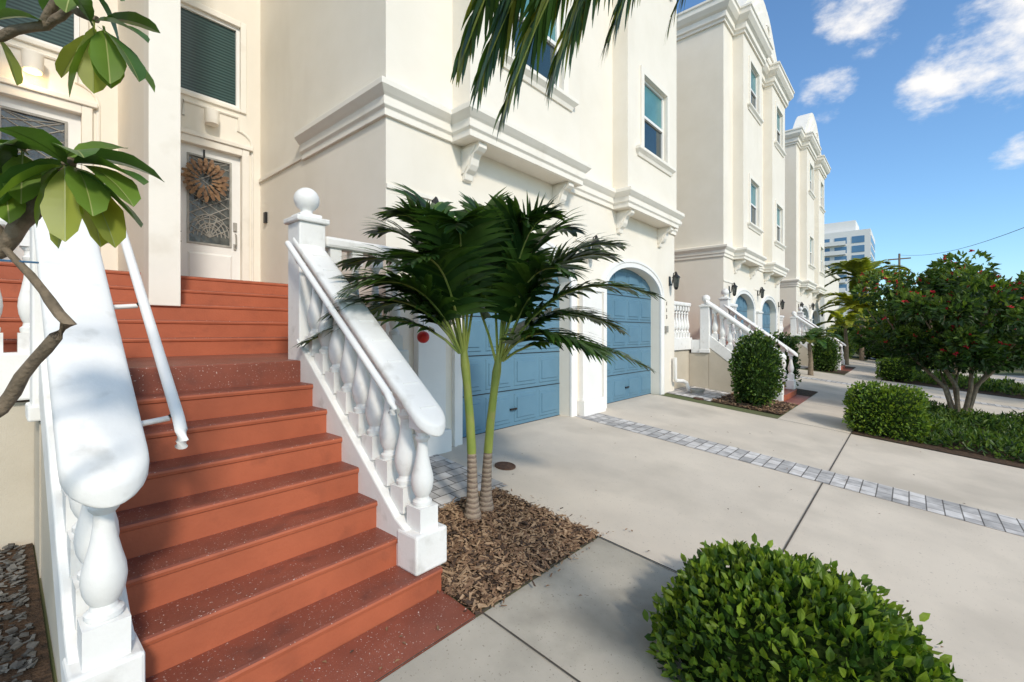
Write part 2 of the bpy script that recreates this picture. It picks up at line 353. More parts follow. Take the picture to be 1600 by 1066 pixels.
for a,b in((3.5,3.95),(7.3,8.0)):
    mb=MB()
    mb.box(a,b,4.6,4.7,.28,2.35); mb.box(a-.04,b+.04,4.56,4.7,2.35,2.42)
    mb.box(a-.05,b+.05,4.54,4.7,-.1,.28)
    mb.build('pilaster',th,('cleanwhite',),bevel=.01)
def lantern(x,y,z,par,sc=1.):
    def q(v): return v*sc
    mb=MB(); mb.lathe(x,y-q(.16),[(q(.02),z-q(.22)),(q(.04),z-q(.20)),(q(.05),z-q(.17)),(q(.055),z-q(.16))],8,0)
    mb.lathe(x,y-q(.16),[(q(.05),z-q(.155)),(q(.075),z+q(.06))],8,1)
    mb.lathe(x,y-q(.16),[(q(.1),z+q(.06)),(q(.085),z+q(.09)),(q(.04),z+q(.13)),(q(.03),z+q(.16)),(q(.012),z+q(.2))],8,0)
    mb.box(x-q(.045),x+q(.045),y-.02,y,z-q(.12),z+q(.1))
    mb.tube([(x,y-.01,z-q(.05)),(x,y-q(.06),z-q(.12)),(x,y-q(.1),z+q(.17)),(x,y-q(.16),z+q(.2))],q(.012),6)
    for j in range(4):
        t=j*math.pi/2+.78; mb.tube([(x+q(.05)*math.cos(t),y-q(.16)+q(.05)*math.sin(t),z-q(.16)),(x+q(.078)*math.cos(t),y-q(.16)+q(.078)*math.sin(t),z+q(.07))],q(.008),4)
    return mb.build('wall_lantern',par,('black','dglass'),smooth=True)
lantern(3.72,4.7,3.05,th,1.1); lantern(7.65,4.7,3.2,th,1.1); lantern(11.62,4.7,2.9,th,1.1)
def text3d(txt,x,y,z,size,par,name='house_number',mk='roof'):
    c=bpy.data.curves.new('t','FONT'); c.body=txt; c.size=size; c.extrude=.006; c.align_x='CENTER'
    o=bpy.data.objects.new('t',c); col.objects.link(o); dg=bpy.context.evaluated_depsgraph_get(); dg.update()
    me=bpy.data.meshes.new_from_object(o.evaluated_get(dg)); bpy.data.objects.remove(o)
    me.materials.clear(); me.materials.append(M[mk])
    n=bpy.data.objects.new(name,me); col.objects.link(n); n.parent=par; rl=rootloc(par)
    n.location=(x-rl[0],y-rl[1],z-rl[2]); n.rotation_euler=(math.pi/2,0,0); return n
for i,ch in enumerate('113'): text3d(ch,11.42,4.69,2.25-.17*i,.14,th)
mb=MB(); mb.box(11.28,11.42,4.64,4.7,1.55,1.72); mb.box(11.3,11.4,4.63,4.64,1.58,1.69); mb.build('utility_box',th,('lead',),bevel=.005)
mb=MB(); mb.tube([(11.75,4.6,.9),(11.75,4.6,.35),(11.77,4.58,.3),(12.0,4.5,.28),(12.15,4.45,.22),(12.18,4.4,.02)],.05,10); mb.build('drain_pipe',th,('cleanwhite',),smooth=True)
FZ=2.285
def entry(dx):
    a,b=1.93+dx,2.80+dx
    return (a,b,FZ,FZ+2.25),(a-.04,b-.02,5.33,6.7)
e1=entry(0);e2=entry(-1.98)
mb=MB()
up=[(o[0],o[1],o[2]+4.2,o[3]+4.2) for o in(e1[1],e2[1])]
mb.wallopen(-1.15,3.1,0,12.3,8.54,[e1[0],e1[1],e2[0],e2[1]]+up,.1)
mb.box(-1.3,-1.15,4.9,8.7,-.1,12.3)
mb.build('entry_wall',th,('stucco',))
mb=MB(); mb.box(1.2,1.44,6.5,8.54,1.6,12.3); mb.build('divider_wall',th,('stucco',))
mb=MB()
mb.box(1.17,1.47,6.44,6.70,1.86,6.02); mb.box(1.13,1.51,6.40,6.74,6.02,6.12);mb.box(1.08,1.56,6.35,6.79,6.12,6.3); mb.box(1.14,1.50,6.41,6.73,6.3,12.2)
mb.build('column',th,('trim',),bevel=.008)
for (d,w),lab in((e1,0),(e2,1)):
    a,b,z0,z1=d
    dm=MB()
    Y=8.60
    ga,gb,g0,g1=a+.14,b-.16,z0+.72,z1-.16
    dm.wallopen(a,b,z0,z1,Y,[(ga,gb,g0,g1)],.02)
    for (p,q,r,s2) in((a+.12,b-.12,z0+.12,z0+.56),):
        dm.rings([[(p,Y-.001,r),(q,Y-.001,r),(q,Y-.001,s2),(p,Y-.001,s2)],[(p+.03,Y-.02,r+.03),(q-.03,Y-.02,r+.03),(q-.03,Y-.02,s2-.03),(p+.03,Y-.02,s2-.03)]])
    dr=dm.build('door',th,('cleanwhite',))
    g=MB(); g.face([(ga,Y+.015,g0),(gb,Y+.015,g0),(gb,Y+.015,g1),(ga,Y+.015,g1)]); g.build('leaded_glass',dr,('dglass',))
    g=MB(); c=(ga+gb)/2; hw=(gb-ga)/2
    for k in range(5):
        r=hw*(1-.2*k)
        g.tube([(c+r*math.cos(math.pi*i/10),Y+.008,g0+.12+r*1.25*math.sin(math.pi*i/10)) for i in range(11)],.009,4)
    for i in range(1,8):
        t=math.pi*i/8; g.tube([(c,Y+.008,g0+.1),(c+hw*math.cos(t),Y+.008,g0+.12+hw*1.25*math.sin(t))],.008,4)
    for k in range(-2,6):
        zz=g0+.45+k*.16
        g.tube([(ga,Y+.008,max(g0,zz)),(gb,Y+.008,min(g1,zz+.35))],.008,4); g.tube([(gb,Y+.008,max(g0,zz)),(ga,Y+.008,min(g1,zz+.35))],.008,4)
    p,q=ga,gb
    g.box(p-.03,p,Y-.015,Y+.01,g0-.03,g1+.03);g.box(q,q+.03,Y-.015,Y+.01,g0-.03,g1+.03);g.box(p,q,Y-.015,Y+.01,g0-.03,g0);g.box(p,q,Y-.015,Y+.01,g1,g1+.03)
    g.build('glass_came',dr,('lead',))
    h=MB(); h.box(b-.105,b-.055,Y-.03,Y,z0+.98,z0+1.12); h.tube([(b-.08,Y-.03,z0+.93),(b-.08,Y-.07,z0+.9),(b-.08,Y-.07,z0+.74),(b-.08,Y-.02,z0+.70)],.012,6); h.box(b-.10,b-.06,Y-.02,Y,z0+.66,z0+.76); h.build('handle',dr,('lead',))
    f=MB(); f.box(a-.11,a,8.49,8.55,z0,z1+.12); f.box(b,b+.11,8.49,8.55,z0,z1+.12); f.box(a,b,8.492,8.55,z1,z1+.12); f.box(a-.16,b+.16,8.46,8.55,z1+.12,z1+.19)
    f.build('casing',dr,('trim',),bevel=.01)
    for zo in(0,4.2):
        a,b,z0,z1=w; z0+=zo;z1+=zo
        g=MB(); g.face([(a,8.6,z0),(b,8.6,z0),(b,8.6,z1),(a,8.6,z1)]); wn=g.build('window',th,('blind',))
        f=MB(); f.box(a,a+.05,8.56,8.61,z0,z1);f.box(b-.05,b,8.56,8.61,z0,z1);f.box(a+.05,b-.05,8.56,8.61,z0,z0+.05);f.box(a+.05,b-.05,8.56,8.61,z1-.05,z1); f.build('frame',wn,('cleanwhite',))
        f=MB(); f.box(a-.09,a,8.50,8.55,z0-.06,z1+.1);f.box(b,b+.09,8.50,8.55,z0-.06,z1+.1);f.box(a,b,8.502,8.55,z0-.06,z0);f.box(a,b,8.502,8.55,z1,z1+.1); f.build('casing',wn,('trim',),bevel=.01)
    a,b=d[0]-.17,d[1]+.17
    t=MB(); r=.22; zt=5.18
    t.tube([(b,8.53,FZ),(b,8.53,zt-.45)]+[(b+(-r+r*math.cos(u*math.pi/12)),8.53,zt-.45+r*math.sin(u*math.pi/12)) for u in range(7)]+[(b-r,8.53,zt),(a+r,8.53,zt)]+[(a+r-r*math.sin(u*math.pi/12),8.53,zt-.45+r*math.cos(u*math.pi/12)) for u in range(7)]+[(a,8.53,FZ)],.022,6)
    t.build('panel_moulding',th,('trim',),smooth=True)
    cx=(d[0]+d[1])/2-.03
    l=MB(); l.lathe(cx,8.42,[(.04,4.88),(.095,4.89),(.10,4.96),(.105,5.1),(.07,5.13),(.03,5.14)],16); l.box(cx-.05,cx+.05,8.42,8.54,5.0,5.1)
    lf=l.build('wall_light',th,('trim',),smooth=True)
    if lab:
        l=MB(); l.lathe(cx,8.42,[(.01,4.868),(.085,4.87),(.085,4.885),(.01,4.886)],16); l.build('bulb',lf,('glow',))
mb=MB(); mb.box(3.06,3.1,8.22,8.30,3.42,3.6); mb.build('doorbell',th,('black',),bevel=.004)
# ---------------------------------------------------------------- staircase
st=root('staircase','red painted entry stairs with white balustrades','staircase',(1.14,4.2,0),'entry staircases')
NS=7; RISE=.194; TR=.25; Y0=2.41; Z0=-.06; LZ=Z0+NS*RISE
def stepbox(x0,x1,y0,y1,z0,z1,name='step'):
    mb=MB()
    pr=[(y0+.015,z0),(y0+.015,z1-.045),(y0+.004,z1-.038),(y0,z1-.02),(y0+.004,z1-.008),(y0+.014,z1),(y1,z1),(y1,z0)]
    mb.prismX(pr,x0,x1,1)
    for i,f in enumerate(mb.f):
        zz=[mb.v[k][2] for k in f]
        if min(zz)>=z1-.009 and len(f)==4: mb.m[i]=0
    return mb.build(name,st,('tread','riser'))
for i in range(NS):
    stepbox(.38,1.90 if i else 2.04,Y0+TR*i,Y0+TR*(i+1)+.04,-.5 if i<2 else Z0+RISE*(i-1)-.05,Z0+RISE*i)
mb=MB()
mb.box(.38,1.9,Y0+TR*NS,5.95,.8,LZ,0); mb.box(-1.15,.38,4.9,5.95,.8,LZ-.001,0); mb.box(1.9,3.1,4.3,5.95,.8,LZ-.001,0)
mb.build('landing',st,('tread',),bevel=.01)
for i in range(5):
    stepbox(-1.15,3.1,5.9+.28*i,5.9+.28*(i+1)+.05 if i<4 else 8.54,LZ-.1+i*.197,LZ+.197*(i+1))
mb=MB(); y0,y1=2.09,2.42
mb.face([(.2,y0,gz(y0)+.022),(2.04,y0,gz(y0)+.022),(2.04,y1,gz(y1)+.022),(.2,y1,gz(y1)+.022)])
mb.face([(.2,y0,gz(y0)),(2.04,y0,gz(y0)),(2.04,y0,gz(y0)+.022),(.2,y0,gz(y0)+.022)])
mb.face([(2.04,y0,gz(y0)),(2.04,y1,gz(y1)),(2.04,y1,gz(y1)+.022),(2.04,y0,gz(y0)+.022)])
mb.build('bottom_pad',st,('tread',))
S=RISE/TR
def cz(y): return Z0+.13+S*(y-Y0)
def capb(y): return .90+S*(y-2.455)
BP=[(.050,0),(.056,.02),(.056,.05),(.042,.07),(.038,.10),(.048,.13),(.060,.19),(.066,.27),(.062,.35),(.049,.45),(.038,.55),(.031,.66),(.030,.72),(.042,.75),(.045,.77),(.034,.79),(.034,.83),(.048,.86),(.052,.88)]
def baluster(x,y,z0,z1,name='baluster',s=1.0):
    h=z1-z0; mb=MB(); b0=.17*h; t0=.14*h
    mb.box(x-.068*s,x+.068*s,y-.068*s,y+.068*s,z0-.05,z0+b0-.01)
    mb.box(x-.058*s,x+.058*s,y-.058*s,y+.058*s,z1-t0,z1+.05)
    hh=h-b0-t0+.012
    mb.lathe(x,y,[(r*1.05*s,z0+b0-.01+zz/.88*hh) for r,zz in BP],18)
    return mb.build(name,st,('white',),smooth=True,ang=.5)
def sloperail(xc,ya,yb,w,h,zf,name):
    mb=MB(); n=24; secs=[]; L=yb-ya
    ss=[0,.004,.012,.03,.06,.09,.12,.15,.2]+[.2+(L-.2)*k/8 for k in range(1,9)]
    for s_ in ss:
        f=math.sqrt(max(.0,1-((w-min(s_,w))/w)**2)); f=max(f,.05); fh=.55+.45*min(1,f)
        ring=[]
        for j in range(n):
            t=2*math.pi*j/n; c,s2=math.cos(t),math.sin(t)
            xx=w*f*abs(c)**.5*(1 if c>0 else -1); zz=h*fh*abs(s2)**.6*(1 if s2>0 else -1)
            ring.append((xc+xx,ya+s_,zf(ya+s_)+h+zz))
        secs.append(ring)
    mb.rings(secs); return mb.build(name,st,('white',),smooth=True,ang=1.0)
for xc in(.315,1.975):
    hw=.11 if xc<1 else .125
    mb=MB(); a,b=2.455,4.25
    band=.36
    mb.prismX([(a,(gz(a)-.02) if xc<1 else Z0),(a,cz(a)+.04),(a+.24,cz(a+.2)),(b,cz(b)),(b,cz(b)-band),(a+.35,cz(a+.35)-band),(a+.3,-.3)],xc-hw,xc+hw)
    mb.build('stringer',st,('white',),bevel=.012)
    mb=MB(); mb.prismX([(a+.29,-.35),(a+.36,cz(a+.36)-band-.003),(b,cz(b)-band-.003),(b,-.2)],xc-hw+.012,xc+hw-.012)
    mb.build('side_wall',st,('beige',))
    mb=MB(); mb.box(xc-hw-.01,xc+hw+.01,2.44,2.66,Z0 if xc>1 else gz(2.44),.20); mb.build('end_plinth',st,('white',),bevel=.015)
    for i in range(9):
        y=2.55+i*.195
        baluster(xc,y,cz(y)+(.06 if i==0 else .0),capb(y)+.02,s=1.12)
    sloperail(xc,2.37,4.32,.142 if xc<1 else .125,.066 if xc<1 else .056,lambda y:capb(y),'rail_cap')
def newel(x,y,z0,z1,ball=True):
    mb=MB(); w=.125
    mb.box(x-w,x+w,y-w,y+w,z0,z1); mb.box(x-w-.02,x+w+.02,y-w-.02,y+w+.02,z0,z0+.1); mb.box(x-w-.03,x+w+.03,y-w-.03,y+w+.03,z1,z1+.05)
    mb.box(x-w+.02,x+w-.02,y-w+.02,y+w-.02,z1+.05,z1+.09)
    o=mb.build('newel_post',st,('white',),bevel=.012)
    if ball: finial(x,y,z1,o)
    return o
def finial(x,y,z1,o):
    mb=MB(); r=.115; c=z1+.09+r+.03
    mb.lathe(x,y,[(.06,z1+.09),(.05,z1+.12)]+[(r*math.sin(math.pi*k/12),c-r*math.cos(math.pi*k/12)) for k in range(2,12)]+[(.005,c+r)],20)
    return mb.build('ball_finial',o,('white',),smooth=True,ang=1)
newel(1.985,4.33,1.1,2.58)
newel(.30,4.36,.98,2.28,False)
def hrail(x0,x1,y,z0,z1,n):
    mb=MB(); mb.box(x0,x1,y-.09,y+.09,z1,z1+.11); mb.build('rail_cap',st,('white',),bevel=.03)
    mb=MB(); mb.box(x0,x1,y-.12,y+.12,z0-.28,z0+.06); mb.build('balustrade_base',st,('white',),bevel=.015)
    for i in range(n): baluster(x0+(x1-x0)*(i+.5)/n,y,z0+.06,z1)
hrail(2.13,3.08,4.33,LZ,2.38,4)
hrail(-1.14,.30,4.86,LZ+.05,2.30,7)
mb=MB(); mb.box(.21,.40,4.26,4.80,-.2,LZ-.33);mb.build('side_wall',st,('beige',))
mb=MB(); mb.box(.19,.40,4.49,4.735,LZ-.32,LZ+.05);mb.build('landing_edge',st,('white',))
mb=MB(); mb.box(-1.15,.3,4.81,5.0,-.2,1.05); mb.build('landing_wall',st,('beige',))
mb=MB(); mb.box(2.13,3.08,4.28,4.5,-.2,LZ-.29); mb.build('landing_wall',st,('trim',))
def pipe(x,sg):
    mb=MB(); ya,yb=2.62,4.20
    def z(y): return capb(y)+.07
    mb.tube([(x,ya,z(ya)-.09),(x,ya-.015,z(ya)-.06),(x,ya,z(ya)-.015)]+[(x,ya+.05+(yb-ya)*k/6,z(ya+.05+(yb-ya)*k/6)) for k in range(7)],.026,12)
    for y in(2.75,3.5,4.1):
        mb.tube([(x,y,z(y)-.02),(x-sg*.02,y,z(y)-.07),(x-sg*.2,y,z(y)-.09)],.014,8)
    mb.build('handrail',st,('cleanwhite',),smooth=True,ang=1)
pipe(.60,1); pipe(1.775,-1)
for k in(1,2):
    t=copything(th,(P*k,0,0)); t['label']='cream stucco townhouse with stepped bays and pediment' if k==1 else 'cream stucco townhouse at the far end of the row'
    s=copything(st,(P*k,0,0)); s['label']='entry stairs with white balustrade beside clipped shrubs' if k==1 else 'distant entry stairs with white balustrade'
    nw=[c for c in s.children if c.name.startswith('newel_post') and not c.children][0]
    finial(.30+P*k,4.36,2.28,nw)
# wreath
mb=MB(); cx,cy,cz0=2.27,8.55,FZ+1.72
for ring,(r0,r1,nn) in enumerate(((.09,.22,14),(.15,.30,18),(.21,.345,20))):
    for i in range(nn):
        t=2*math.pi*(i+.5*ring)/nn+U(-.05,.05); d=Vector((math.cos(t),0,math.sin(t))); s_=Vector((-math.sin(t),0,math.cos(t)))
        y=cy-.05+.012*ring; a=Vector((cx,y,cz0))+d*r0; b=Vector((cx,y-.02,cz0))+d*r1*U(.93,1.05)
        w=.030*(.7+.2*ring); mid=(a+b)/2+Vector((0,-.03,0))
        k=random.randrange(2)
        mb.face([a-s_*w*.4,mid-s_*w,mid+s_*w,a+s_*w*.4],k); mb.face([mid-s_*w,b-s_*w*.5,b+s_*w*.5,mid+s_*w],k)
mb.box(cx-.012,cx+.012,8.575,8.585,cz0+.2,FZ+2.22,2)
o=mb.build('wreath',None,('straw','chipB','black'),org=(cx,cy,cz0)); tag(o,'round brown wooden petal wreath hanging on the white door','wreath')
mb=MB(); x=1.80;y=8.3
mb.tube([(x,y,FZ),(x,y,FZ+.95)],.010,6); mb.tube([(x-.1,y,FZ+.8),(x+.1,y,FZ+.8)],.008,6); mb.tube([(x-.1,y,FZ+.65),(x+.1,y,FZ+.65)],.008,6)
mb.tube([(x-.09,y-.08,FZ+.01),(x,y,FZ+.12),(x+.09,y-.08,FZ+.01)],.007,6)
mb.tube([(x+.05*math.sin(t*.6),y,FZ+.95+.05-.05*math.cos(t*.6)) for t in range(9)],.007,6)
o=mb.build('garden_flag_stand',None,('black',),org=(x,y,FZ),smooth=True); tag(o,'thin black iron stand beside the front door','stand')
mb=MB(); c=(3.25,4.18,1.5); mb.lathe(c[0],c[1],[(.07*math.sin(math.pi*k/10)+.002,c[2]-.07*math.cos(math.pi*k/10)) for k in range(11)],14); mb.tube([(c[0],c[1],c[2]+.07),(c[0],c[1],c[2]+.6)],.004,4,1)
o=mb.build('hanging_ornament',None,('red','black'),org=c,smooth=True); tag(o,'round glossy red ornament hanging near the garage','ornament')
for (x,y,r) in((4.16,3.74,.13),(12.35-.9,3.9,.13)):
    mb=MB(); ring=lambda rr,z:[(x+rr*math.cos(k*math.pi/12),y+rr*math.sin(k*math.pi/12),gz(y+rr*math.sin(k*math.pi/12))+z) for k in range(24)]
    mb.rings([ring(r,.005),ring(r,.022),ring(r*.85,.026),ring(r*.83,.02),ring(r*.3,.021),ring(r*.05,.025)])
    o=mb.build('drain_cover',None,('rust',),org=(x,y,gz(y))); tag(o,'round rusty iron cleanout cover set in the driveway','drain cover')
mb=MB()
for k in range(4):
    r=.17+.015*k; mb.tube([(12.1+r*math.cos(t*math.pi/10),4.15+r*.8*math.sin(t*math.pi/10),.0+.025*k) for t in range(21)],.012,6)
o=mb.build('garden_hose',None,('lead',),org=(12.1,4.15,0),smooth=True); tag(o,'coiled pale garden hose on the ground by the wall','hose')
# distant parked car
cx0,cy0,cg=37.0,-6.2,gz(-6.2)
car=root('parked_car','grey sedan parked at the far end of the drive','car',(cx0,cy0,cg))
mb=MB(); pr=[(-2.2,.25),(-2.25,.6),(-2.1,.85),(-1.5,.93),(-.9,1.38),(.5,1.42),(1.2,.98),(2.0,.85),(2.25,.6),(2.2,.25)]
mb.prismY([(cx0+a,cg+b) for a,b in pr],cy0-.85,cy0+.85); mb.build('body',car,('carpaint',),bevel=.07)
mb=MB(); mb.prismY([(cx0+a,cg+b) for a,b in((-1.3,.95),(-.85,1.31),(.45,1.35),(1.0,.98))],cy0-.865,cy0+.865); mb.build('window',car,('glass',))
for wx in(-1.4,1.4):
    for wy in(-.8,.8):
        mb=MB(); mb.rings([[(cx0+wx+rr*math.cos(t*math.pi/10),cy0+wy+yy,cg+.33+rr*math.sin(t*math.pi/10)) for t in range(20)] for rr,yy in((.2,-.11),(.33,-.1),(.33,.1),(.2,.11))]); mb.build('wheel',car,('black',))
# ---------------------------------------------------------------- foliage helpers
UP=Vector((0,0,1))
def leaf(mb,p,d,s,l,w,m):
    d=d.normalized(); n=d.cross(s).normalized(); a=p+d*l*.5+n*l*.06
    mb.face([p,a+s*w+n*w*.3,p+d*l,a-s*w+n*w*.3],m)
def leaf6(mb,p,d,s,l,w,m):
    d=d.normalized(); n=d.cross(s).normalized()
    a=p+d*l*.3; b=p+d*l*.68; t=p+d*l-n*l*.08
    mb.face([p,a+s*w*.85+n*w*.35,b+s*w*.9+n*w*.3,t,b],m); mb.face([p,b,t,b-s*w*.9+n*w*.3,a-s*w*.85+n*w*.35],m)
def rv(): 
    while True:
        v=Vector((U(-1,1),U(-1,1),U(-1,1)))
        if .05<v.length<1: return v.normalized()
def blob(name,c,Rd,n,sz,mats,label,cat='shrub',e=2.6,group=None,low=-.75,fine=False,lump=.035,asp=.3,depth=.86):
    mb=MB(); c=Vector(c); k=len(mats)
    ph=[rv()*U(2,5) for _ in range(4)]
    def sup(d): return 1/((abs(d.x)**e+abs(d.y)**e+abs(d.z)**e)**(1/e))
    def bump(d): return 1+lump*sum(math.sin(d.dot(q)*2.3+i) for i,q in enumerate(ph))
    rings=[]
    for i in range(1,12):
        th_=math.pi*i/12; r=[]
        for j in range(20):
            f=2*math.pi*j/20; d=Vector((math.sin(th_)*math.cos(f),math.sin(th_)*math.sin(f),math.cos(th_))); s_=sup(d)*bump(d)*.84
            r.append((c.x+d.x*s_*Rd[0],c.y+d.y*s_*Rd[1],c.z+d.z*s_*Rd[2]))
        rings.append(r)
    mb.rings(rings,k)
    for i in range(n):
        d=rv()
        if d.z<low: continue
        q=U(depth,1.0)+ (U(0,.09) if R()<.25 else 0)
        s_=sup(d)*bump(d)*q
        p=Vector((c.x+d.x*s_*Rd[0],c.y+d.y*s_*Rd[1],c.z+d.z*s_*Rd[2]))
        dr=(d*.8+rv()*.8+UP*.45).normalized(); sd=dr.cross(rv())
        if sd.length<.1: continue
        sd.normalize(); l=sz*U(.7,1.3)
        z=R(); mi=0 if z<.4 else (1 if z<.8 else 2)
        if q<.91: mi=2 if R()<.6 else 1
        (leaf6 if fine else leaf)(mb,p,dr,sd,l,l*asp,min(mi,k-1))
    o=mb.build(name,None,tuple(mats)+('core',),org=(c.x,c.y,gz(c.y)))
    tag(o,label,cat,group)
    return o
def bez(P0,P1,P2,t): return P0*(1-t)**2+P1*2*t*(1-t)+P2*t*t
def frond(mb,P0,P1,P2,n,L,w,droop=.5,mats=(0,1),rach=2,t0=.14,rr=.012,vee=.35,seg=3,jit=.12,a0=32,tipk=.45):
    P0,P1,P2=Vector(P0),Vector(P1),Vector(P2)
    mb.tube([bez(P0,P1,P2,k/8) for k in range(9)],[rr*(1-.8*k/8)+.002 for k in range(9)],5,rach)
    for i in range(n):
        t=t0+(1-t0)*(i+.5)/n
        p=bez(P0,P1,P2,t); T=(bez(P0,P1,P2,min(1,t+.02))-bez(P0,P1,P2,t-.02)).normalized()
        Sd=T.cross(UP)
        if Sd.length<.15: Sd=T.cross(Vector((.3,1,0)))
        Sd.normalize(); Nn=Sd.cross(T).normalized()
        u=(t-t0)/(1-t0); ln=L*(.45+.55*math.sin(math.pi*min(1,u*.8+.15)))*(1-tipk*u**4)
        for sg in(-1,1):
            a=math.radians(a0+42*u)+U(-jit,jit)
            d=(Sd*sg*math.cos(a)+T*math.sin(a)+Nn*(vee+U(-jit,jit))).normalized()
            wv=d.cross(Nn).normalized(); l=ln*U(.85,1.1); q=p.copy(); prev=None; mi=random.choice(mats)
            for k in range(seg+1):
                f=k/seg; ww=w*(.55+.75*math.sin(math.pi*min(1,.25+f*.6)))*(1-f**3)+.001
                cur=(q-wv*ww,q+wv*ww)
                if prev: mb.face([prev[0],prev[1],cur[1],cur[0]],mi)
                prev=cur; d=(d-UP*droop*.33*(.6+f)).normalized(); q=q+d*l/seg
def palmcrown(mb,H,tips,L,w,n=40,rise=.45,**k):
    r=Vector((.6574,-.7536,0)); f=Vector((.7536,.6574,0)); H=Vector(H)
    for l,d,z in tips:
        h=r*l+f*d; P2=H+h+UP*z; P1=H+h*.38+UP*(max(z,0)*.75+rise*U(.85,1.15))
        frond(mb,H+h*.03,P1,P2,n,L*U(.9,1.08),w,**k)
# twin palm
pt=root('palm_tree','young twin trunk palm with green crownshafts in the mulch bed','palm tree',(2.97,3.0,gz(3.0)))
b1=Vector((2.92,3.03,gz(3.0)));b2=Vector((3.12,3.06,gz(3.06)))
h1=Vector((2.88,3.10,1.36));h2=Vector((3.17,2.94,1.28))
for b_,h_,s_ in((b1,h1,-1),(b2,h2,1)):
    bend=Vector((.6574,-.7536,0))*(-.025*s_)
    pts=[b_.lerp(h_,t)+bend*math.sin(t*3.14) for t in(0,.03,.08,.16,.28,.4)]
    mb=MB(); mb.tube(pts,[.088,.084,.066,.052,.046,.042],14); mb.build('trunk',pt,('ring',),smooth=True,ang=1)
    pts=[b_.lerp(h_,t)+bend*math.sin(t*3.14) for t in(.4,.42,.6,.8,.93,1.02,1.12)]
    mb=MB(); mb.tube(pts,[.041,.043,.040,.037,.043,.03,.014],14); mb.build('crownshaft',pt,('shaft',),smooth=True,ang=1)
mb=MB()
kw=dict(mats=(0,1,0,1),droop=.45,t0=.2,vee=.18,a0=20,seg=4)
palmcrown(mb,h1,[(-1.25,.0,.62),(-1.4,-.15,.10),(-1.15,.2,.85),(-.85,.15,1.15),(-.45,.3,1.42),(-.85,-.6,.52),(.0,-.55,1.05),(-.6,.7,.95),(.45,.5,1.2),(-1.05,.5,.4),(.2,.2,1.35),(-.3,-.7,.75),(-.55,-.3,1.2),(-1.1,-.35,.35)],.52,.023,38,.45,**kw)
palmcrown(mb,h2,[(1.15,.1,1.12),(1.38,-.15,-.05),(1.4,-.3,.6),(.6,-.65,.75),(.75,.35,1.32),(.35,.75,1.05),(1.05,.55,.4),(-.15,.1,1.35),(.25,-.3,1.25),(-.75,-.2,.95),(1.0,-.3,.95),(.85,-.6,.1),(.5,-.1,1.35),(1.2,.2,.3)],.52,.023,38,.45,**kw)
mb.build('crown',pt,('pA','pB','shaft'))
# overhead palm
op=root('palm_tree','tall palm whose hanging fronds droop into view overhead','palm tree',(1.6,-1.3,gz(-1.3)))
mb=MB(); mb.tube([(1.6,-1.3,-.7),(1.62,-1.25,2),(1.6,-1.2,4.6)],[.17,.13,.11],14); mb.build('trunk',op,('ring',),smooth=True)
mb=MB(); H=(1.6,-1.2,4.8)
kk=dict(mats=(0,1,3,0),vee=.05,rr=.014,seg=5,a0=34,tipk=.15,jit=.16)
frond(mb,H,(2.1,1.15,4.3),(1.79,1.60,2.76),100,.46,.014,.6,**kk)
frond(mb,H,(1.95,1.25,4.2),(1.70,1.70,2.90),100,.46,.014,.6,**kk)
frond(mb,H,(1.85,1.35,4.3),(1.66,1.80,3.02),80,.40,.014,.6,**kk)
frond(mb,H,(2.3,1.0,4.4),(2.02,1.47,2.96),90,.44,.014,.7,**kk)
frond(mb,H,(2.6,.9,4.6),(2.28,1.28,3.18),80,.40,.013,.8,**kk)
frond(mb,H,(3.0,.6,4.8),(2.62,1.05,3.40),60,.42,.013,.8,**kk)
frond(mb,H,(3.4,-.8,5.2),(4.31,-.38,3.86),50,.42,.012,1.1,(1,1),2,vee=.1,rr=.018,seg=4)
for a in(2.2,3.0,3.8,4.6,5.4): frond(mb,H,(1.6+.9*math.cos(a),-1.2+.9*math.sin(a),5.6),(1.6+2.4*math.cos(a),-1.2+2.4*math.sin(a),4.3),40,.5,.014,.9,(0,1),2)
mb.build('crown',op,('pA','pB','shaft','pY'))
# plumeria
pl=root('plumeria_tree','plumeria with bare crooked branches and large drooping leaves','tree',(-.75,1.5,gz(1.5)))
mb=MB()
def rough(pts,rs,seg=10):
    P_=[];Q=[]
    for i in range(len(pts)-1):
        a,b=Vector(pts[i]),Vector(pts[i+1])
        for k in range(3):
            t=k/3; P_.append(a.lerp(b,t)+(rv()*.004 if (i or k) else Vector((0,0,0)))); Q.append((rs[i]*(1-t)+rs[i+1]*t)*U(.93,1.1))
    P_.append(Vector(pts[-1])); Q.append(rs[-1]); mb.tube(P_,Q,seg)
rough([(-.75,1.5,-.4),(-.7,1.55,.4),(-.6,1.7,.9)],[.07,.06,.055])
rough([(-.6,1.7,.9),(-.25,1.85,1.15),(.018,1.957,1.33),(.08,1.88,1.47),(.144,1.813,1.575),(.10,1.86,1.67),(.03,1.94,1.79),(-.05,2.0,1.95)],[.05,.032,.018,.016,.017,.011,.009,.009])
rough([(-.6,1.7,.9),(-.45,1.9,1.4),(-.1,2.05,1.70),(.02,1.957,1.79),(.075,1.89,1.89),(.133,1.826,1.985),(.15,1.80,2.05)],[.05,.04,.026,.022,.021,.019,.015])
rough([(.02,1.957,1.80),(.0,1.98,1.87),(.05,1.92,1.95)],[.018,.016,.012])
rough([(-.6,1.7,.9),(-.55,2.0,1.8),(-.2,2.1,2.3),(.018,1.957,2.40),(.10,1.87,2.43),(.15,1.80,2.47),(.2,1.74,2.44)],[.05,.035,.020,.013,.012,.011,.009])
rough([(.10,1.87,2.43),(.14,1.80,2.52),(.16,1.77,2.6)],[.012,.011,.01])
mb.build('trunk',pl,('barkp',),smooth=True,ang=1)
